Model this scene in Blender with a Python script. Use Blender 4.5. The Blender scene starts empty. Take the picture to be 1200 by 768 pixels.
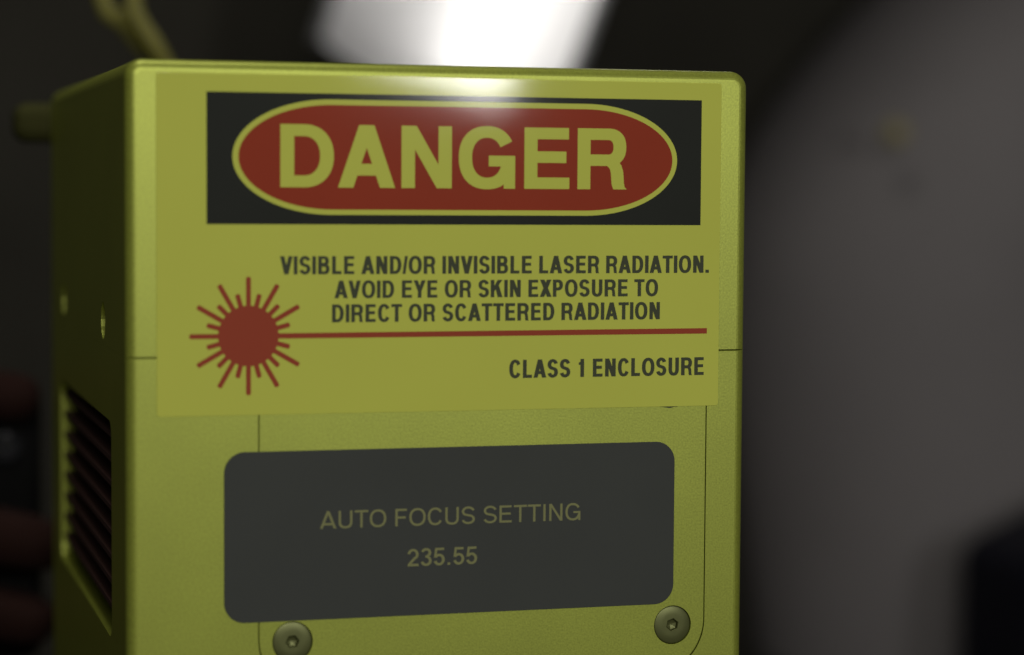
import bpy, bmesh, math, random
from mathutils import Vector, Matrix
from mathutils.geometry import delaunay_2d_cdt

random.seed(4)
S = bpy.context.scene
COL = S.collection
Z0 = 0.32                                   # height of the warning header's top edge above the chamber floor (m)
MM = 0.001

# ------------------------------------------------------------------ camera
cam_d = bpy.data.cameras.new("camera")
cam = bpy.data.objects.new("camera", cam_d)
COL.objects.link(cam)
_yaw, _pitch, _roll = 0.28292493, 0.05902841, 0.0066011
_f = Vector((math.sin(_yaw) * math.cos(_pitch), math.cos(_yaw) * math.cos(_pitch), -math.sin(_pitch)))
_r = Vector((math.cos(_yaw), -math.sin(_yaw), 0))
_u = _r.cross(_f)
_r2 = math.cos(_roll) * _r + math.sin(_roll) * _u
_u2 = -math.sin(_roll) * _r + math.cos(_roll) * _u
cam.matrix_world = Matrix(((_r2.x, _u2.x, -_f.x, -0.05402252), (_r2.y, _u2.y, -_f.y, -0.45608592),
                           (_r2.z, _u2.z, -_f.z, -0.01894208 + Z0), (0, 0, 0, 1)))
cam_d.sensor_width = 36
cam_d.lens = 81.70
cam_d.clip_start = 0.01
cam_d.clip_end = 50
cam_d.dof.use_dof = True
cam_d.dof.focus_distance = 0.489
cam_d.dof.aperture_fstop = 7.2
S.camera = cam

# ------------------------------------------------------------------ world, lamps, exposure
w = bpy.data.worlds.new("World")
S.world = w
w.use_nodes = True
w.node_tree.nodes["Background"].inputs[0].default_value = (1.0, 0.97, 0.9, 1)
w.node_tree.nodes["Background"].inputs[1].default_value = 0.06
S.view_settings.view_transform = 'Standard'
S.view_settings.look = 'None'
S.view_settings.exposure = 0
S.view_settings.gamma = 1


def area(name, loc, target, sx, sy, power, color, roll=0.0):
    d = bpy.data.lights.new(name, 'AREA')
    d.shape = 'RECTANGLE'
    d.size, d.size_y = sx, sy
    d.energy = power
    d.color = color
    o = bpy.data.objects.new(name, d)
    COL.objects.link(o)
    o.location = Vector(loc) + Vector((0, 0, Z0))
    q = (Vector(target) - Vector(loc)).to_track_quat('-Z', 'Y')
    o.rotation_euler = (q.to_matrix() @ Matrix.Rotation(roll, 3, 'Z')).to_euler()
    return o


area("room_lamp", (-0.115, -1.12, 0.33), (0.06, 0, 0.0), 0.28, 0.24, 4.5, (1.0, 0.97, 0.90))
area("reflection_lamp", (0.576, -1.82, 0.256), (0.06, 0, 0.0), 0.16, 0.34, 7.0, (1.0, 0.98, 0.95), -0.35)  # unseen lamp, added to throw a glare on the sticker's top edge
area("overhead_lamp", (-0.03, -0.02, 0.80), (0.03, 0.03, 0.0), 0.24, 0.30, 2.2, (1.0, 0.96, 0.88))


# ------------------------------------------------------------------ materials
M = {}


def mat(name, base, rough=0.5, metal=0.0, spec=0.5, coat=0.0, coat_rough=0.1, grain=0.0, gscale=2500.0,
        bump=0.0, mottle=0.0, mscale=60.0, emit=None, estr=0.0):
    m = bpy.data.materials.new(name)
    m.use_nodes = True
    nt = m.node_tree
    b = nt.nodes["Principled BSDF"]
    b.inputs["Base Color"].default_value = (*base, 1)
    b.inputs["Roughness"].default_value = rough
    b.inputs["Metallic"].default_value = metal
    b.inputs["Specular IOR Level"].default_value = spec
    b.inputs["Coat Weight"].default_value = coat
    b.inputs["Coat Roughness"].default_value = coat_rough
    if emit:
        b.inputs["Emission Color"].default_value = (*emit, 1)
        b.inputs["Emission Strength"].default_value = estr
    tc = nt.nodes.new("ShaderNodeTexCoord")
    col = None

    def noise(scale, detail=2.0):
        n = nt.nodes.new("ShaderNodeTexNoise")
        n.inputs["Scale"].default_value = scale
        n.inputs["Detail"].default_value = detail
        nt.links.new(tc.outputs["Object"], n.inputs["Vector"])
        return n

    def vary(fac_out, amount, prev):
        r = nt.nodes.new("ShaderNodeMapRange")
        r.inputs[1].default_value, r.inputs[2].default_value = 0.25, 0.75
        r.inputs[3].default_value, r.inputs[4].default_value = 1 - amount, 1 + amount
        nt.links.new(fac_out, r.inputs[0])
        mx = nt.nodes.new("ShaderNodeVectorMath")
        mx.operation = 'SCALE'
        if prev is None:
            mx.inputs[0].default_value = base
        else:
            nt.links.new(prev, mx.inputs[0])
        nt.links.new(r.outputs[0], mx.inputs["Scale"])
        return mx.outputs[0]

    if mottle:
        col = vary(noise(mscale, 4.0).outputs[0], mottle, col)
    if grain or bump:
        g = noise(gscale, 1.5)
        if grain:
            col = vary(g.outputs[0], grain, col)
        if bump:
            bp = nt.nodes.new("ShaderNodeBump")
            bp.inputs["Strength"].default_value = bump
            bp.inputs["Distance"].default_value = 0.0001
            nt.links.new(g.outputs[0], bp.inputs["Height"])
            nt.links.new(bp.outputs[0], b.inputs["Normal"])
    if col is not None:
        nt.links.new(col, b.inputs["Base Color"])
    M[name] = m
    return m


mat("blasted_metal", (0.30, 0.340, 0.048), rough=0.40, metal=0.5, grain=0.17, gscale=2600, bump=0.12, mottle=0.05, mscale=45)  # the window's yellow-green tint is put into the metal's colour
mat("sticker_film", (0.505, 0.540, 0.082), rough=0.6, spec=0.1, coat=0.8, coat_rough=0.055, mottle=0.02, mscale=30)
mat("ink_black", (0.016, 0.018, 0.014), rough=0.6, spec=0.08, coat=0.8, coat_rough=0.055, mottle=0.06, mscale=40)
mat("ink_text", (0.055, 0.062, 0.036), rough=0.6, spec=0.1)
mat("ink_red", (0.275, 0.034, 0.012), rough=0.6, spec=0.08, coat=0.8, coat_rough=0.055, mottle=0.04, mscale=40)
mat("ink_burst", (0.29, 0.050, 0.024), rough=0.6, spec=0.1)
mat("grey_film", (0.050, 0.054, 0.049), rough=0.6, spec=0.1, mottle=0.05, mscale=35)
mat("ink_olive", (0.19, 0.195, 0.075), rough=0.6, spec=0.3)
mat("screw_steel", (0.115, 0.125, 0.042), rough=0.42, metal=0.6, mottle=0.08, mscale=400)
mat("dark_fin", (0.042, 0.018, 0.014), rough=0.6, spec=0.3)  # black fins; the hand's reddish reflection is tinted into their colour
mat("dark_wall", (0.036, 0.034, 0.027), rough=0.85, spec=0.1, mottle=0.25, mscale=6)
mat("grey_paint", (0.19, 0.178, 0.180), rough=0.75, spec=0.2, mottle=0.08, mscale=9)
mat("brown_trim", (0.045, 0.040, 0.026), rough=0.7, spec=0.2)
mat("navy_plastic", (0.007, 0.007, 0.014), rough=0.6, spec=0.3)
mat("cable_sheath", (0.17, 0.16, 0.032), rough=0.5, spec=0.3, mottle=0.1, mscale=80)
mat("olive_plastic", (0.046, 0.047, 0.013), rough=0.8, spec=0.1)
mat("button_yellow", (0.30, 0.26, 0.11), rough=0.4)
mat("skin", (0.024, 0.0115, 0.0095), rough=0.9, spec=0.05, mottle=0.12, mscale=70)  # darkened so the hand looks as dim as a reflection
mat("sleeve", (0.012, 0.011, 0.010), rough=0.9, spec=0.1, mottle=0.2, mscale=90)
mat("camera_black", (0.006, 0.006, 0.006), rough=0.8, spec=0.1)
mat("lens_glass", (0.012, 0.012, 0.016), rough=0.25, spec=0.5)
mat("reflector", (0.16, 0.16, 0.16), rough=0.4, spec=0.4)
mat("tube_light", (0.8, 0.8, 0.8), emit=(1.0, 0.98, 0.96), estr=6.5)

_m = bpy.data.materials.new("frosted_sheet")
_m.use_nodes = True
_n = _m.node_tree
_n.nodes.remove(_n.nodes["Principled BSDF"])
_t = _n.nodes.new("ShaderNodeBsdfTranslucent")
_t.inputs["Color"].default_value = (0.72, 0.71, 0.70, 1)
_n.links.new(_t.outputs[0], _n.nodes["Material Output"].inputs["Surface"])
M["frosted_sheet"] = _m


# ------------------------------------------------------------------ helpers
def link(name, me, m, parent=None):
    o = bpy.data.objects.new(name, me)
    COL.objects.link(o)
    if m:
        me.materials.clear()
        me.materials.append(M[m])
    if parent:
        o.parent = parent
    return o


def from_bm(name, bm, m, parent=None, smooth=False):
    bmesh.ops.recalc_face_normals(bm, faces=bm.faces)
    me = bpy.data.meshes.new(name)
    bm.to_mesh(me)
    bm.free()
    if smooth:
        me.shade_smooth()
        me.set_sharp_from_angle(angle=math.radians(smooth if smooth is not True else 35))
    return link(name, me, m, parent)


def thing(name, label, cat, loc=(0, 0, 0), group=None):
    o = bpy.data.objects.new(name, None)
    o.empty_display_size = 0.05
    COL.objects.link(o)
    o.location = loc
    o["label"], o["category"] = label, cat
    if group:
        o["group"] = group
    return o


def tag(o, label, cat, group=None):
    o["label"], o["category"] = label, cat
    if group:
        o["group"] = group
    return o


def add_box(bm, x0, x1, y0, y1, z0, z1, mtx=None):
    vs = [bm.verts.new((x, y, z)) for x in (x0, x1) for y in (y0, y1) for z in (z0, z1)]
    for f in ((0, 1, 3, 2), (4, 6, 7, 5), (0, 4, 5, 1), (2, 3, 7, 6), (0, 2, 6, 4), (1, 5, 7, 3)):
        bm.faces.new([vs[i] for i in f])
    if mtx is not None:
        for v in vs:
            v.co = mtx @ v.co
    return vs


def bevel_all(bm, off, seg=3):
    bmesh.ops.bevel(bm, geom=list(bm.edges), offset=off, segments=seg, profile=0.5, affect='EDGES')


def rrect(x0, x1, z0, z1, r, n=10):
    """rounded rectangle outline, r = one radius or (bottom-left, bottom-right, top-right, top-left)"""
    if not isinstance(r, tuple):
        r = (r,) * 4
    out = []
    for k, (cx, cz, sx, sz) in enumerate(((x0, z0, 1, 1), (x1, z0, -1, 1), (x1, z1, -1, -1), (x0, z1, 1, -1))):
        rr = r[k]
        if rr <= 1e-6:
            out.append((cx, cz))
            continue
        a0 = (180, 270, 0, 90)[k]
        for i in range(n + 1):
            a = math.radians(a0 + 90 * i / n)
            out.append((cx + sx * rr + rr * math.cos(a), cz + sz * rr + rr * math.sin(a)))
    return out


def loft(bm, rings, close=True):
    rv = [[bm.verts.new(p) for p in r] for r in rings]
    n = len(rv[0])
    for a, b in zip(rv, rv[1:]):
        for i in range(n):
            bm.faces.new((a[i], a[(i + 1) % n], b[(i + 1) % n], b[i]))
    if close:
        bm.faces.new(rv[0][::-1])
        bm.faces.new(rv[-1])
    return rv


def slab(bm, outline, y_front, y_back, bev=0.0):
    """closed plate from an (x, z) outline, facing -Y"""
    if bev:
        cx = sum(p[0] for p in outline) / len(outline)
        cz = sum(p[1] for p in outline) / len(outline)
        wx = max(p[0] for p in outline) - cx
        wz = max(p[1] for p in outline) - cz
        ins = [(cx + (x - cx) * (1 - bev / wx), cz + (z - cz) * (1 - bev / wz)) for x, z in outline]
        rings = [[(x, y_front, z) for x, z in ins], [(x, y_front + bev, z) for x, z in outline], [(x, y_back, z) for x, z in outline]]
    else:
        rings = [[(x, y_front, z) for x, z in outline], [(x, y_back, z) for x, z in outline]]
    loft(bm, rings)


def tube(bm, pts, rad, seg=14, sub=10, cap=True):
    P = [Vector(p) for p in pts]
    R = rad if isinstance(rad, (list, tuple)) else [rad] * len(P)
    path, rr = [], []
    for i in range(len(P) - 1):
        p0, p1, p2, p3 = P[max(i - 1, 0)], P[i], P[i + 1], P[min(i + 2, len(P) - 1)]
        for k in range(sub):
            t = k / sub
            path.append(0.5 * ((2 * p1) + (p2 - p0) * t + (2 * p0 - 5 * p1 + 4 * p2 - p3) * t * t + (3 * p1 - p0 - 3 * p2 + p3) * t ** 3))
            rr.append(R[i] * (1 - t) + R[i + 1] * t)
    path.append(P[-1])
    rr.append(R[-1])
    rings, up = [], None
    for i, p in enumerate(path):
        d = (path[min(i + 1, len(path) - 1)] - path[max(i - 1, 0)]).normalized()
        if up is None:
            up = d.orthogonal().normalized()
        up = (up - d * up.dot(d)).normalized()
        s = d.cross(up)
        rings.append([tuple(p + (up * math.cos(a) + s * math.sin(a)) * rr[i]) for a in (2 * math.pi * k / seg for k in range(seg))])
    loft(bm, rings, cap)


def lathe(bm, prof, axis_to, center, seg=40):
    """prof = [(radius, height)], turned round the axis 'y' (towards -Y) or 'x' (towards -X)"""
    rings = []
    for r, h in prof:
        ring = []
        for k in range(seg):
            a = 2 * math.pi * k / seg
            c, s = r * math.cos(a), r * math.sin(a)
            q = (c, -h, s) if axis_to == 'y' else (-h, c, s)
            ring.append(tuple(center[i] + q[i] for i in range(3)))
        rings.append(ring)
    loft(bm, rings)


def boolean(o, cutters):
    dg = bpy.context.evaluated_depsgraph_get
    for c in cutters:
        md = o.modifiers.new("cut", 'BOOLEAN')
        md.operation = 'DIFFERENCE'
        md.solver = 'EXACT'
        md.object = c
        me = bpy.data.meshes.new_from_object(o.evaluated_get(dg()))
        o.modifiers.clear()
        old = o.data
        o.data = me
        bpy.data.meshes.remove(old)
    for c in cutters:
        cm = c.data
        bpy.data.objects.remove(c)
        bpy.data.meshes.remove(cm)


def sheet(name, polys, y, m, parent):
    """flat printed shape, laid at depth y (mm): groups of overlapping (x, z) polygons in mm, each group melted into one outline"""
    bm = bmesh.new()
    for grp in polys:
        gx, gz = grp[0][0]
        vs, fs = [], []
        for p in grp:
            a = sum(p[i][0] * p[(i + 1) % len(p)][1] - p[(i + 1) % len(p)][0] * p[i][1] for i in range(len(p)))
            if abs(a) < 1e-7:
                continue
            q = p if a > 0 else p[::-1]
            fs.append(list(range(len(vs), len(vs) + len(q))))
            vs += [Vector((v[0] - gx, v[1] - gz)) for v in q]
        ov, oe, of, _, _, src = delaunay_2d_cdt(vs, [], fs, 1, 1e-5)
        def inside(c):                              # is this triangle's middle inside any of the strokes?
            for f in fs:
                hit, n = False, len(f)
                for i in range(n):
                    p, q = vs[f[i]], vs[f[(i + 1) % n]]
                    if (p.y > c.y) != (q.y > c.y) and c.x < (q.x - p.x) * (c.y - p.y) / (q.y - p.y) + p.x:
                        hit = not hit
                if hit:
                    return True
            return False
        bv = [bm.verts.new(((v.x + gx) * MM, y * MM, (v.y + gz) * MM)) for v in ov]
        for f in of:
            if inside((ov[f[0]] + ov[f[1]] + ov[f[2]]) / 3) if len(f) == 3 else True:
                bm.faces.new([bv[i] for i in f])
    bmesh.ops.delete(bm, geom=[v for v in bm.verts if not v.link_faces], context='VERTS')
    bm.normal_update()
    for f in bm.faces:
        if f.normal.y > 0:
            f.normal_flip()
    me = bpy.data.meshes.new(name)
    bm.to_mesh(me)
    bm.free()
    return link(name, me, m, parent)


# ------------------------------------------------------------------ lettering: drawn from strokes, cap height 1
def rect(x0, x1, y0, y1):
    return [(x0, y0), (x1, y0), (x1, y1), (x0, y1)]


def band(outer, inner):
    """quads between two polylines with the same number of points"""
    return [[outer[i], outer[i + 1], inner[i + 1], inner[i]] for i in range(len(outer) - 1)]


def sup(cx, cy, rx, ry, a, e=2.25):
    c, s = math.cos(a), math.sin(a)
    return (cx + rx * math.copysign(abs(c) ** (2 / e), c), cy + ry * math.copysign(abs(s) ** (2 / e), s))


def arcband(cx, cy, rx, ry, s, b, a0, a1, n=22, e=2.25):
    A = [math.radians(a0 + (a1 - a0) * i / n) for i in range(n + 1)]
    return band([sup(cx, cy, rx, ry, a, e) for a in A], [sup(cx, cy, rx - s, ry - b, a, e) for a in A])


def stroke(pts, s, b):
    """ribbon along a centre line; thickness s where it runs upright, b where it runs level"""
    L, R = [], []
    for i, p in enumerate(pts):
        q0, q1 = pts[max(i - 1, 0)], pts[min(i + 1, len(pts) - 1)]
        dx, dy = q1[0] - q0[0], q1[1] - q0[1]
        l = math.hypot(dx, dy) or 1
        nx, ny = -dy / l, dx / l
        t = 0.5 * math.sqrt((nx * s) ** 2 + (ny * b) ** 2)
        L.append((p[0] + nx * t, p[1] + ny * t))
        R.append((p[0] - nx * t, p[1] - ny * t))
    return band(L, R)


def arc(cx, cy, rx, ry, a0, a1, n=14):
    return [(cx + rx * math.cos(math.radians(a0 + (a1 - a0) * i / n)), cy + ry * math.sin(math.radians(a0 + (a1 - a0) * i / n))) for i in range(n + 1)]


def glyph(c, W, s, b):
    o = 0.012
    k = 1.12 * s
    if c == 'I':
        return [rect(0, W, 0, 1)]
    if c == 'L':
        return [rect(0, s, 0, 1), rect(0, W, 0, b)]
    if c == 'E':
        return [rect(0, s, 0, 1), rect(0, W, 0, b), rect(0, W * .93, .52 - b / 2, .52 + b / 2), rect(0, W * .985, 1 - b, 1)]
    if c == 'F':
        return [rect(0, s, 0, 1), rect(0, W * .9, .5 - b / 2, .5 + b / 2), rect(0, W, 1 - b, 1)]
    if c == 'T':
        return [rect(W / 2 - s / 2, W / 2 + s / 2, 0, 1), rect(0, W, 1 - b, 1)]
    if c == 'V' or c == 'A':
        m = 1 - (W / 2 - k) / (W / 2 - k / 2)
        p = [(0, 1), (k, 1), (W / 2, m), (W - k, 1), (W, 1), (W / 2 + k / 2, 0), (W / 2 - k / 2, 0)]
        if c == 'V':
            return [[p[0], p[1], p[2], p[5], p[6]], [p[2], p[3], p[4], p[5]]]
        p = [(x, 1 - y) for x, y in p]
        y0, y1 = .195, .195 + b
        xl = lambda y: y * (W / 2 - k / 2) + k * .4
        return [[p[0], p[1], p[2], p[5], p[6]], [p[2], p[3], p[4], p[5]], [(xl(y0), y0), (W - xl(y0), y0), (W - xl(y1), y1), (xl(y1), y1)]]
    if c == 'N':
        return [rect(0, s, 0, 1), rect(W - s, W, 0, 1), [(0, 1), (k, 1), (W, 0), (W - k, 0)]]
    if c == 'K':
        return [rect(0, s, 0, 1), [(W - k * 1.25, 1), (W - .02 * W, 1), (s * .8, .28), (s * .8, .28 + k * 1.25)],
                [(W * .36, .58), (W * .36 + k * .9, .74), (W, 0), (W - k * 1.2, 0)]]
    if c == 'X':
        return [[(W * .02, 1), (W * .02 + k * 1.15, 1), (W, 0), (W - k * 1.15, 0)], [(W * .98, 1), (W * .98 - k * 1.15, 1), (0, 0), (k * 1.15, 0)]]
    if c == 'Y':
        return [rect(W / 2 - s / 2, W / 2 + s / 2, 0, .42), [(0, 1), (k * 1.05, 1), (W / 2 + s / 2, .38), (W / 2 - s / 2, .38)],
                [(W, 1), (W - k * 1.05, 1), (W / 2 - s / 2, .38), (W / 2 + s / 2, .38)]]
    if c == 'O':
        return arcband(W / 2, .5, W / 2, .5 + o, s, b, 0, 360, 48)
    if c == 'C':
        return arcband(W / 2 * 1.02, .5, W / 2 * 1.02, .5 + o, s, b, 30, 330, 40)
    if c == 'G':
        g = arcband(W / 2, .5, W / 2, .5 + o, s, b, 29, 345, 40)
        return g + [rect(W * .53, W, .535 - b * .93, .535), rect(W * .985 - .80 * s, W, 0, .535)]
    if c == 'D':
        rx = min(.5, W * .56)
        return [rect(0, s, 0, 1), rect(0, W - rx + .001, 0, b), rect(0, W - rx + .001, 1 - b, 1)] + arcband(W - rx, .5, rx, .5, s, b, 90, -90, 28, 2.2)
    if c in 'PR':
        y0 = .385 if c == 'R' else .37
        ry = (1 - y0) / 2
        rx = min(ry * 1.0, W * .5)
        Wb = W * .985
        g = [rect(0, s, 0, 1), rect(0, Wb - rx + .001, 1 - b, 1), rect(0, Wb - rx + .001, y0, y0 + b)]
        g += arcband(Wb - rx, y0 + ry, rx, ry, s, b, 90, -90, 24, 2.3)
        if c == 'R':
            q = min(1.0, s / (.27 * W))
            def X(f):
                return W * (1 - (1 - f) * q)
            g.append([(X(.56), y0 + b * .9), (X(.80), y0 + .10), (X(.885), y0 + .01), (X(.925), .29), (X(.94), .11), (X(.955), .04), (W, 0),
                      (X(.715), 0), (X(.68), .09), (X(.665), .26), (X(.64), .34), (X(.56), y0 + .02)])
        return g
    if c == 'B':
        g = [rect(0, s, 0, 1)]
        for y0, y1, wf in ((0, .53 + b * .22, 1.0), (.53 - b * .35, 1, .94)):
            ry = (y1 - y0) / 2
            rx = min(ry, W * .48)
            Wb = W * wf
            g += [rect(0, Wb - rx + .001, y1 - b * .92, y1), rect(0, Wb - rx + .001, y0, y0 + b * .92)]
            g += arcband(Wb - rx, y0 + ry, rx, ry, s, b * .92, 90, -90, 20, 2.3)
        return g
    if c == 'U':
        ry = .36
        return [rect(0, s, ry - o, 1), rect(W - s, W, ry - o, 1)] + arcband(W / 2, ry - o, W / 2, ry, s, b, 180, 360, 24, 2.3)
    if c == 'S':
        rx = (W - s) / 2
        ry = (1 + 2 * o - b) / 4
        cu, cl = 1 + o - b / 2 - ry, -o + b / 2 + ry
        return stroke(arc(W / 2, cu, rx * .96, ry, 12, 235, 22) + arc(W / 2, cl, rx, ry, 55, -168, 22), s, b)
    if c == '1':
        return [rect(W - s, W, 0, 1), [(0, .67), (0, .67 + b * .8), (W * .45, .84), (W - s * .75, 1), (W - s * .2, .9), (W - s * .9, .67)]]
    if c == '2':
        rx = (W - s) / 2
        p = arc(W / 2, .98 - b / 2 - .25, rx, .25 + o, 172, -28, 18) + [(W * .60, .42), (W * .36, .26), (W * .20, .13), (s * .5, .02)]
        return stroke(p, s, b) + [rect(s * .12, W, 0, b)]
    if c == '3':
        rx = (W - s) / 2
        u = arc(W / 2, .76 - b * .1, rx * .9, .24 + o - b * .4, 165, -75, 18)
        l = arc(W / 2, .27 + b * .08, rx, .27 + o - b * .42, 75, -168, 20)
        return stroke(u, s, b) + stroke(l, s, b) + [rect(W * .42, W * .66, .525 - b * .45, .525 + b * .45)]
    if c == '5':
        rx = (W - s) / 2
        l = arc(W / 2, .325, rx, .325 + o - b / 2, 150, -165, 24)
        return stroke(l, s, b) + [rect(W * .14, W * .93, 1 - b, 1), [(W * .14, 1), (W * .14 + s * .85, 1), (W * .05 + s * .85, .47), (W * .03, .43)]]
    if c == '/':
        return [[(0, 0), (s * .8, 0), (W, 1), (W - s * .8, 1)]]
    if c == '.':
        return [rect(0, W, 0, b * 1.05)]
    return []


ADV_BOLD = dict(A=(722, .95), B=(722, .82), C=(722, .86), D=(722, .84), E=(667, .80), F=(611, .80), G=(778, .85), I=(278, .54), K=(722, .88), L=(611, .80),
                N=(722, .81), O=(778, .89), P=(667, .83), R=(722, .86), S=(667, .86), T=(611, .93), U=(722, .80), V=(667, .97), X=(667, .97), Y=(667, .97))
ADV_BOLD.update({' ': (278, 0), '/': (278, 1.02), '.': (278, .54), '1': (556, .52), '2': (556, .86), '3': (556, .86), '5': (556, .86)})


def text_line(txt, x0, x1, z_base, cap, stem, bar, lean=0.0):
    """polygons (mm) of one line of capitals fitted between x0 and x1"""
    track = 0.0
    pos, items = 0.0, []
    for i, c in enumerate(txt):
        adv, f = ADV_BOLD[c]
        adv /= 718.0
        ink = adv * f
        if c in 'I':
            ink = stem * cap / cap
        pen = pos + (adv - ink) / 2
        if f:
            items.append((c, pen, ink))
        pos += adv + track
    a, e = items[0][1], items[-1][1] + items[-1][2]
    k = (x1 - x0) / (e - a)
    out = []
    for c, pen, ink in items:
        W = ink * k / cap
        if c in 'I.':
            W = stem
        gx = x0 + (pen - a) * k
        if c in 'I.':
            gx = x0 + (pen + ink / 2 - a) * k - W * cap / 2
        out.append([[(gx + x * cap, z_base + y * cap + lean * (gx + x * cap - x0)) for x, y in p] for p in glyph(c, W, stem, bar)])
    return out


# ------------------------------------------------------------------ setting
def structure(o):
    o["kind"] = "structure"
    return o


bm = bmesh.new()
add_box(bm, -1.6, 2.2, -0.30, 1.02, -0.05, 0.0)
structure(from_bm("floor", bm, "dark_wall"))
bm = bmesh.new()
add_box(bm, -1.6, 2.2, 0.97, 1.02, 0.0, 1.5)
structure(from_bm("wall", bm, "dark_wall"))

# ------------------------------------------------------------------ the laser head
HEAD = thing("laser_head", "yellow-green boxy metal laser head with a DANGER sticker and a grey focus setting plate", "laser head", (0.065, 0.08, 0))
OFF = Vector((-0.065, -0.08, Z0))           # parts are drawn in mm-true coordinates of the front face, then sit in the head's frame


def part(name, bm, m, parent=HEAD, smooth=False):
    o = from_bm(name, bm, m, parent, smooth)
    if parent is HEAD:
        o.location = OFF
    return o


def psheet(name, polys, y, m, parent):
    return sheet(name, polys, y, m, parent)


XW, D, FIL = 0.130, 0.161, 0.0022
SEAM_HI, SEAM_LO = -0.05214, -0.05217


def housing(z0, z1, rtop, name, ins_top, ins_bot):
    bm = bmesh.new()
    rings = []
    n = 9
    for i in range(n + 1):
        t = math.pi / 2 * i / n
        ins = FIL * (1 - math.sin(t))
        y = FIL * (1 - math.cos(t))
        it, ib = (ins if ins_top else 0.0003 * (1 - math.sin(t))), (0.00006 * (1 - math.sin(t)) if ins_bot else 0)
        r = max(rtop - ins, 0.0004) if rtop else 0
        rings.append([(x, y, z) for x, z in rrect(ins, XW - ins, z0 + ib, z1 - it, (0, 0, r, r), 10)])
    rings.append([(x, D, z) for x, z in rrect(0, XW, z0, z1, (0, 0, rtop, rtop), 10)])
    loft(bm, rings)
    return part(name, bm, "blasted_metal")


upper = housing(SEAM_HI, 0.0062, 0.0036, "upper_housing", True, True)
lower = housing(-Z0, SEAM_LO, 0, "lower_housing", False, False)


def cutter(bm):
    o = from_bm("cutter", bm, None)
    o.location = Vector(HEAD.location) + OFF
    return o


bpy.context.view_layer.update()
# countersunk holes in the left side of the upper housing
HOLES = ((0.0400, -0.0470), (0.1280, -0.0466))
cs = []
for y, z in HOLES:
    bm = bmesh.new()
    lathe(bm, [(0.0040, -0.0015), (0.0040, 0.003)], 'x', (0, y, z), 32)
    cs.append(cutter(bm))
boolean(upper, cs)
# vent opening in the left side and access pocket in the front of the lower housing
VY0, VY1, VZ0, VZ1, VD = 0.0255, 0.1375, -0.1125, -0.0672, 0.012
bm = bmesh.new()
ol = rrect(VY0, VY1, VZ0, VZ1, 0.004, 8)
loft(bm, [[(-0.004, y, z) for y, z in ol], [(VD, y, z) for y, z in ol]])
cs = [cutter(bm)]
PX0, PX1, PZ0, PZ1, PR = 0.0263, 0.12118, -0.1205, -0.0585, 0.0115
GAP = 0.00017
bm = bmesh.new()
slab(bm, rrect(PX0 - GAP, PX1 + GAP, PZ0 - GAP, PZ1 + GAP, (PR, PR, 0.003, 0.003), 16), -0.003, 0.0025)
cs.append(cutter(bm))
boolean(lower, cs)

# side screws sitting in their holes
for y, z in HOLES:
    bm = bmesh.new()
    lathe(bm, [(0.0036, -0.00145), (0.0036, -0.0011), (0.0030, -0.0008), (0.0013, -0.0008), (0.0011, -0.0013)], 'x', (0, y, z), 24)
    part("side_screw", bm, "screw_steel", smooth=True)

# vent grille: level fins, each a thin blade running front to back
bm = bmesh.new()
NF = 8
pitch = (VZ1 - VZ0 - 0.0030) / (NF + 0.2)
for i in range(NF):
    z = VZ1 - pitch * (i + 0.66)
    add_box(bm, 0.0007, VD - 0.0002, VY0 + 0.0002, VY1 - 0.0002, z - 0.00055, z + 0.00055)
part("vent_grille", bm, "dark_fin")

# access plate with its two countersunk screws
bm = bmesh.new()
slab(bm, rrect(PX0, PX1, PZ0, PZ1, (PR, PR, 0.003, 0.003), 16), -0.00003, 0.0024, 0.00012)
plate = part("access_plate", bm, "blasted_metal")
SCREWS = ((0.11418, -0.1101), (0.0331, -0.1098))
bpy.context.view_layer.update()
cs = []
for x, z in SCREWS:
    bm = bmesh.new()
    lathe(bm, [(0.00413, -0.0011), (0.00413, 0.002)], 'y', (x, 0, z), 40)
    cs.append(cutter(bm))
boolean(plate, cs)


def screw(x, z, rot):
    bm = bmesh.new()
    prof = [(0.0040, -0.00108), (0.00405, -0.0004), (0.0039, -0.00018), (0.0036, -0.00008), (0.0022, -0.00002)]
    seg = 48
    rings = []
    for r, h in prof:
        rings.append([(x + r * math.cos(2 * math.pi * k / seg), -h, z + r * math.sin(2 * math.pi * k / seg)) for k in range(seg)])

    def hexr(R, a):
        return R * math.cos(math.pi / 6) / math.cos((a % (math.pi / 3)) - math.pi / 6)
    for R, h in ((0.00145, -0.00002), (0.00130, -0.00014), (0.00115, -0.00075), (0.0004, -0.00105)):
        rings.append([(x + hexr(R, 2 * math.pi * k / seg) * math.cos(2 * math.pi * k / seg + rot), -h,
                       z + hexr(R, 2 * math.pi * k / seg) * math.sin(2 * math.pi * k / seg + rot)) for k in range(seg)])
    loft(bm, rings)
    return from_bm("screw", bm, "screw_steel", plate, 30)


screw(*SCREWS[0], 0.35)
screw(*SCREWS[1], 0.1)

# grey setting plate
bm = bmesh.new()
slab(bm, rrect(0.01927, 0.11425, -0.10555, -0.07125, 0.0042, 12), -0.00016, -0.00004, 0.00006)
disp = part("setting_plate", bm, "grey_film")
disp.rotation_euler = (0, 0, 0)
polys = text_line("AUTO FOCUS SETTING", 38.6, 93.55, -87.15, 3.55, .14, .125, 0.0)
polys += text_line("235.55", 56.7, 71.4, -95.45, 3.6, .165, .14, 0.0)
psheet("lettering", polys, -0.20, "ink_olive", disp)

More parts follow.
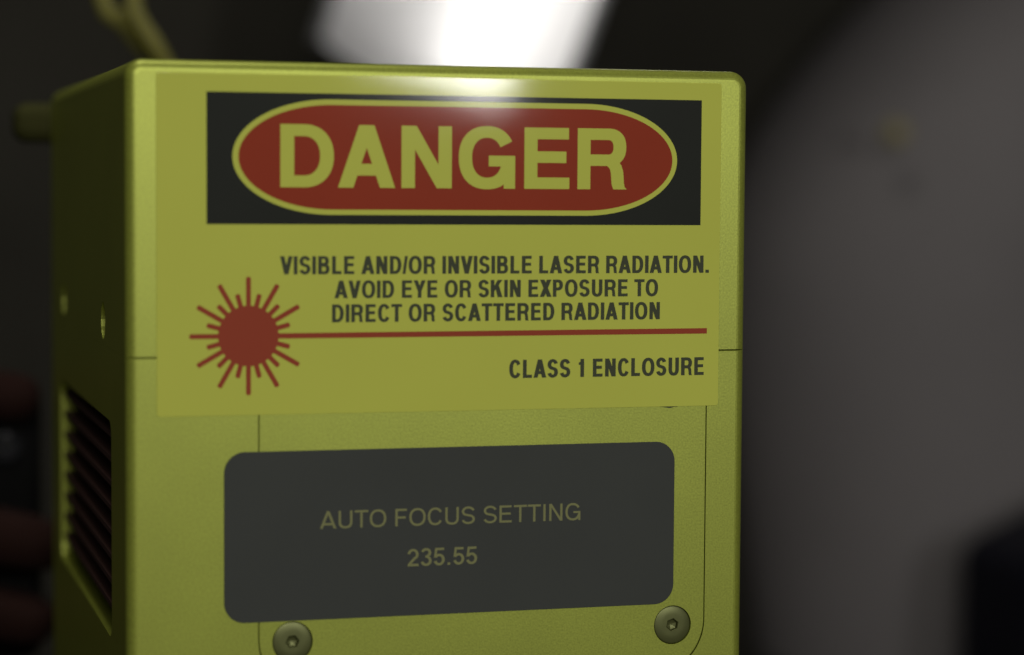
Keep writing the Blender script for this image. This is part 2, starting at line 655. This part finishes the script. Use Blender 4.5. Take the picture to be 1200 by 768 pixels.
# warning sticker and its printing
bm = bmesh.new()
slab(bm, rrect(0.0060, 0.1238, -0.0639, 0.0036, 0.0006, 4), -0.00015, -0.00005, 0.00004)
label = part("warning_sticker", bm, "sticker_film")
psheet("header_panel", [[[(15.85, -26.0), (119.4, -26.0), (119.4, 0.0), (15.85, 0.0)]]], -0.18, "ink_black", label)


def oval(x0, x1, z0, z1, rx):
    zc, rz = (z0 + z1) / 2, (z1 - z0) / 2
    return [sup(x0 + rx, zc, rx, rz, math.radians(90 + 180 * i / 40), 2.0) for i in range(41)] + \
           [sup(x1 - rx, zc, rx, rz, math.radians(-90 + 180 * i / 40), 2.0) for i in range(41)]


psheet("oval_border", [[oval(20.95, 114.05, -24.1, -1.15, 20.0)]], -0.20, "sticker_film", label)
psheet("oval_panel", [[oval(22.15, 113.0, -23.05, -2.25, 19.0)]], -0.22, "ink_red", label)
polys = []
for c, a, b in (('D', 30.5, 41.3), ('A', 42.15, 53.85), ('N', 55.15, 65.6), ('G', 67.05, 78.95), ('E', 80.9, 90.55), ('R', 92.3, 103.0)):
    cap = 12.5
    polys.append([[(a + x * cap, -18.65 + y * cap) for x, y in p] for p in glyph(c, (b - a) / cap, .223, .188)])
psheet("heading_lettering", polys, -0.24, "sticker_film", label)

ink = text_line("VISIBLE AND/OR INVISIBLE LASER RADIATION.", 30.47, 121.3, -35.95, 3.62, .214, .172)
ink += text_line("AVOID EYE OR SKIN EXPOSURE TO", 41.5, 110.15, -40.78, 3.55, .214, .172)
ink += text_line("DIRECT OR SCATTERED RADIATION", 41.0, 110.6, -45.6, 3.6, .214, .172)
ink += text_line("CLASS 1 ENCLOSURE", 78.0, 120.5, -57.4, 3.75, .214, .172)
psheet("warning_lettering", ink, -0.18, "ink_text", label)

tear = [(110.9, -63.7), (114.8, -63.7), (114.9, -63.98), (114.0, -64.02), (113.2, -64.25), (112.5, -64.18), (111.7, -64.03), (110.9, -63.95)]
psheet("edge_tear", [[tear]], -0.045, "ink_text", label)
cx, cz = 24.15, -48.15
sym = [[(cx + 6.05 * math.cos(2 * math.pi * i / 64), cz + 6.05 * math.sin(2 * math.pi * i / 64)) for i in range(64)]]


def ray(a, r, wd):
    c, s = math.cos(a), math.sin(a)
    q = [(5.0, -wd / 2)]
    q += [(r - wd * .25 + wd * .25 * math.cos(t), wd / 2 * math.sin(t)) for t in (-1.57, -.9, -.4, 0, .4, .9, 1.57)]
    q += [(5.0, wd / 2)]
    return [(cx + u * c - v * s, cz + u * s + v * c) for u, v in q]


for k in range(24):
    if k == 0:
        continue
    sym.append(ray(math.radians(15 * k), 11.75 if k % 2 == 0 else 8.6, .98))
sym.append([(cx + 5, -48.72), (121.1, -48.70), (121.1, -47.56), (cx + 5, -47.66)])
psheet("laser_symbol", [sym], -0.18, "ink_burst", label)

# connector stub on the rear left of the head
bm = bmesh.new()
add_box(bm, -0.0092, 0.006, 0.1615, 0.176, -0.0072, 0.0030)
bevel_all(bm, 0.0035, 4)
conn = part("rear_connector", bm, "olive_plastic")

# ------------------------------------------------------------------ cables hanging behind the head
def P(x, y, z):
    return (x, y, z + Z0)


bm = bmesh.new()
tube(bm, [P(0.012, 0.30, 0.30), P(0.018, 0.30, 0.12), P(0.0275, 0.30, 0.046), P(0.0345, 0.301, 0.0345), P(0.0415, 0.302, 0.0265), P(0.050, 0.30, 0.014), P(0.07, 0.27, -0.05), P(0.075, 0.25, -0.2), P(0.075, 0.24, -0.3175)], 0.0028)
tag(from_bm("cable", bm, "cable_sheath", None, True), "olive yellow cable bending in from the upper left behind the laser head", "cable", "cables behind the laser head")
bm = bmesh.new()
tube(bm, [P(0.052, 0.29, 0.30), P(0.044, 0.29, 0.12), P(0.0375, 0.29, 0.046), P(0.0385, 0.290, 0.0350), P(0.0438, 0.290, 0.0265), P(0.053, 0.29, 0.010), P(0.085, 0.27, -0.05), P(0.09, 0.25, -0.2), P(0.09, 0.24, -0.3175)], 0.0028)
tag(from_bm("cable", bm, "cable_sheath", None, True), "straighter olive yellow cable joining the bent one at the head's top edge", "cable", "cables behind the laser head")

# ------------------------------------------------------------------ strip lamp added behind, standing in for the ceiling light's window reflection
bx = Vector(P(0.282, 0.76, 0.030))
tp = Vector(P(0.372, 0.52, 0.46))
ax = (tp - bx).normalized()
toward = (Vector(P(-0.05, -0.45, -0.02)) - bx).normalized()
sd = ax.cross(toward).normalized()          # points to the left or right across the lamp
nr = -(toward - ax * toward.dot(ax)).normalized()      # local +Y looks away from the tube's open side
sd = nr.cross(ax).normalized()
LM = Matrix((( sd.x, nr.x, ax.x, 0), (sd.y, nr.y, ax.y, 0), (sd.z, nr.z, ax.z, 0), (0, 0, 0, 1)))
lamp = thing("reflection_lamp", "bright white lit strip lamp glaring out of focus behind the head's top edge", "lamp", bx)
lamp.rotation_euler = LM.to_euler()
LEN = (tp - bx).length
bm = bmesh.new()
prof = [(-0.094, 0.003), (-0.090, -0.016), (-0.068, -0.025), (-0.028, -0.026), (0.018, -0.026), (0.034, -0.020), (0.041, 0.009),
        (0.044, 0.009), (0.037, -0.023), (0.019, -0.030), (-0.028, -0.030), (-0.070, -0.029), (-0.093, -0.019), (-0.097, 0.003)]
loft(bm, [[(x, -y, 0.0) for x, y in prof], [(x, -y, LEN) for x, y in prof]])
from_bm("reflector", bm, "reflector", lamp)
bm = bmesh.new()
tube(bm, [(-0.010, -0.012, 0.012), (-0.010, -0.012, LEN - 0.012)], 0.008, 24, 2)
from_bm("tube", bm, "tube_light", lamp, True)
bm = bmesh.new()
dp = [(-0.092, 0.001), (-0.078, -0.014), (-0.050, -0.030), (-0.02, -0.034), (0.008, -0.033), (0.026, -0.026), (0.038, -0.010)]
cols = [[bm.verts.new((x, y, z)) for x, y in dp] for z in (0.001, LEN / 2, LEN - 0.001)]
for c0, c1 in zip(cols, cols[1:]):
    for i in range(len(dp) - 1):
        bm.faces.new((c0[i], c0[i + 1], c1[i + 1], c1[i]))
from_bm("diffuser", bm, "frosted_sheet", lamp, 60)
for z in (0.002, LEN - 0.014):
    bm = bmesh.new()
    add_box(bm, -0.022, 0.022, -0.020, 0.022, z, z + 0.012)
    from_bm("end_cap", bm, "reflector", lamp)
bm = bmesh.new()
a = lamp.matrix_world
q = LM.inverted() @ (Vector((0.33, 0.98, Z0 + 0.36)) - bx)
tube(bm, [(0, 0.024, LEN * .75), tuple(q)], 0.008, 12, 2)
from_bm("bracket", bm, "dark_wall", lamp)

# ------------------------------------------------------------------ window reflection of a grey wall, modelled as a panel, and a small button
pan = thing("reflected_wall", "dim window reflection of a grey wall, modelled as a round-edged panel right of the laser head", "panel", (0.75, 0.84, 0))
def limb(z):                                 # left outline of the panel: leaning upright, then raked
    return 0.472 + max(0.0, -0.05 - z) * 0.16 + 0.55 * (math.sqrt((z - 0.01) ** 2 + 0.004) + z - 0.01)


rings = []
for i in range(41):
    z = -Z0 + i * 0.0185
    l, R = limb(z), 0.15  # broad rounding added so the left edge shades off softly
    ring = [(l + R * (1 - math.sin(t)), -0.055 + R * (1 - math.cos(t))) for t in (math.pi / 2 * k / 14 for k in range(15))]
    ring += [(l + 0.004, 0.110), (1.25, 0.110), (1.25, -0.055)]
    rings.append([(x - 0.75, y, z + Z0) for x, y in ring])
bm = bmesh.new()
loft(bm, rings)
from_bm("board", bm, "grey_paint", pan, True)
bt = thing("push_button", "small round yellowish button set on the grey panel", "button", P(0.5385, 0.787, 0.0157))
bm = bmesh.new()
lathe(bm, [(0.0068, 0.0005), (0.0068, 0.004), (0.0062, 0.0048)], 'y', (0, 0, 0), 24)
from_bm("collar", bm, "button_yellow", bt, True)
bm = bmesh.new()
lathe(bm, [(0.0050, 0.0050), (0.0050, 0.0085), (0.0042, 0.0098), (0.002, 0.0104)], 'y', (0, 0, 0), 24)
from_bm("button_cap", bm, "button_yellow", bt, True)

# ------------------------------------------------------------------ dark navy case at the lower right
case = thing("dark_case", "very dark navy case standing in the lower right corner before the grey panel", "case", (0.684, 0.71, 0))
bm = bmesh.new()
add_box(bm, -0.115, 0.16, -0.05, 0.05, 0.0, 0.100)
for v in bm.verts:
    if v.co.z > 0.05:
        v.co.z += (v.co.x + 0.115) * 0.42
bevel_all(bm, 0.012, 5)
from_bm("shell", bm, "navy_plastic", case)
bm = bmesh.new()
tube(bm, [(-0.03, 0, 0.150), (-0.028, 0, 0.185), (0.0, 0, 0.205), (0.07, 0, 0.240), (0.10, 0, 0.242), (0.105, 0, 0.215)], 0.007, 12, 6)
from_bm("carry_handle", bm, "navy_plastic", case, True)

# ------------------------------------------------------------------ hand with a black camera at the lower left, window reflections modelled solid
def skin_body(name, m, chains, root, parent=None, sub=2):
    verts, edges, radii = [], [], []
    for chain in chains:
        prev = None
        for item in chain:
            if isinstance(item, int):
                prev = item
                continue
            x, y, z, r = item
            verts.append((x, y, z))
            radii.append(r)
            i = len(verts) - 1
            if prev is not None:
                edges.append((prev, i))
            prev = i
    me = bpy.data.meshes.new(name)
    me.from_pydata(verts, edges, [])
    o = link(name, me, m, parent)
    o.modifiers.new("skin", 'SKIN')
    for i, r in enumerate(radii):
        me.skin_vertices[0].data[i].radius = (r, r)
        me.skin_vertices[0].data[i].use_root = (i == root)
    sb = o.modifiers.new("sub", 'SUBSURF')
    sb.levels = sb.render_levels = sub
    bpy.context.view_layer.update()
    me2 = bpy.data.meshes.new_from_object(o.evaluated_get(bpy.context.evaluated_depsgraph_get()))
    o.modifiers.clear()
    o.data = me2
    me2.shade_smooth()
    bpy.data.meshes.remove(me)
    me2.materials.clear()
    me2.materials.append(M[m])
    return o


HX, HY = -0.055, 0.262                      # middle of the camera body the hand holds
snap = thing("reflected_camera", "window reflection of a small black camera, modelled solid in the hand left of the vent", "camera", P(HX, HY, -0.162))
bm = bmesh.new()
add_box(bm, -0.055, 0.060, -0.012, 0.014, 0.0, 0.083)
bevel_all(bm, 0.006, 4)
from_bm("camera_body", bm, "camera_black", snap, True)
bm = bmesh.new()
lathe(bm, [(0.0045, 0.0), (0.0045, 0.004), (0.0036, 0.0048)], 'y', (0.0488, -0.012, 0.0655), 28)
from_bm("flash_lens", bm, "lens_glass", snap, True)

hz = -0.162
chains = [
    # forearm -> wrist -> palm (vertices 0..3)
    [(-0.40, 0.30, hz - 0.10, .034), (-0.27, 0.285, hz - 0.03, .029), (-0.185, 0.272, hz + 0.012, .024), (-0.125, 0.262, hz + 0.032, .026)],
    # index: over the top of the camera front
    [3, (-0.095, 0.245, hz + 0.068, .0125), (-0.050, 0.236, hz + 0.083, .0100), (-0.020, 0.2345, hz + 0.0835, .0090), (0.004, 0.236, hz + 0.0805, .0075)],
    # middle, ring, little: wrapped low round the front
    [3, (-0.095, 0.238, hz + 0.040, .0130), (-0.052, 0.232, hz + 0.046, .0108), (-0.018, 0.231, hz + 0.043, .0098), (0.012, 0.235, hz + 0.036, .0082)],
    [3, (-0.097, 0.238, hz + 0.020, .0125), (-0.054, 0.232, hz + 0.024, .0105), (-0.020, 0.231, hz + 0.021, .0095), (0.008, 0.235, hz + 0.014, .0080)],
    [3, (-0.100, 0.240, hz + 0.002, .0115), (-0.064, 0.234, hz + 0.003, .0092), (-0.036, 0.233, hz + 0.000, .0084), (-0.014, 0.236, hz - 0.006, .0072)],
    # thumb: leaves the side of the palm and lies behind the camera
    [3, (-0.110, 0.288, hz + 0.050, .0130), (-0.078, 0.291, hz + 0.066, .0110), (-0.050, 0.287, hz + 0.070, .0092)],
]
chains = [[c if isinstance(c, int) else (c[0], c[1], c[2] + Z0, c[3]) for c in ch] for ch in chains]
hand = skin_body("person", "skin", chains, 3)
tag(hand, "dim reddish window reflection of a hand gripping a camera, modelled solid at the left edge, blurred", "person")
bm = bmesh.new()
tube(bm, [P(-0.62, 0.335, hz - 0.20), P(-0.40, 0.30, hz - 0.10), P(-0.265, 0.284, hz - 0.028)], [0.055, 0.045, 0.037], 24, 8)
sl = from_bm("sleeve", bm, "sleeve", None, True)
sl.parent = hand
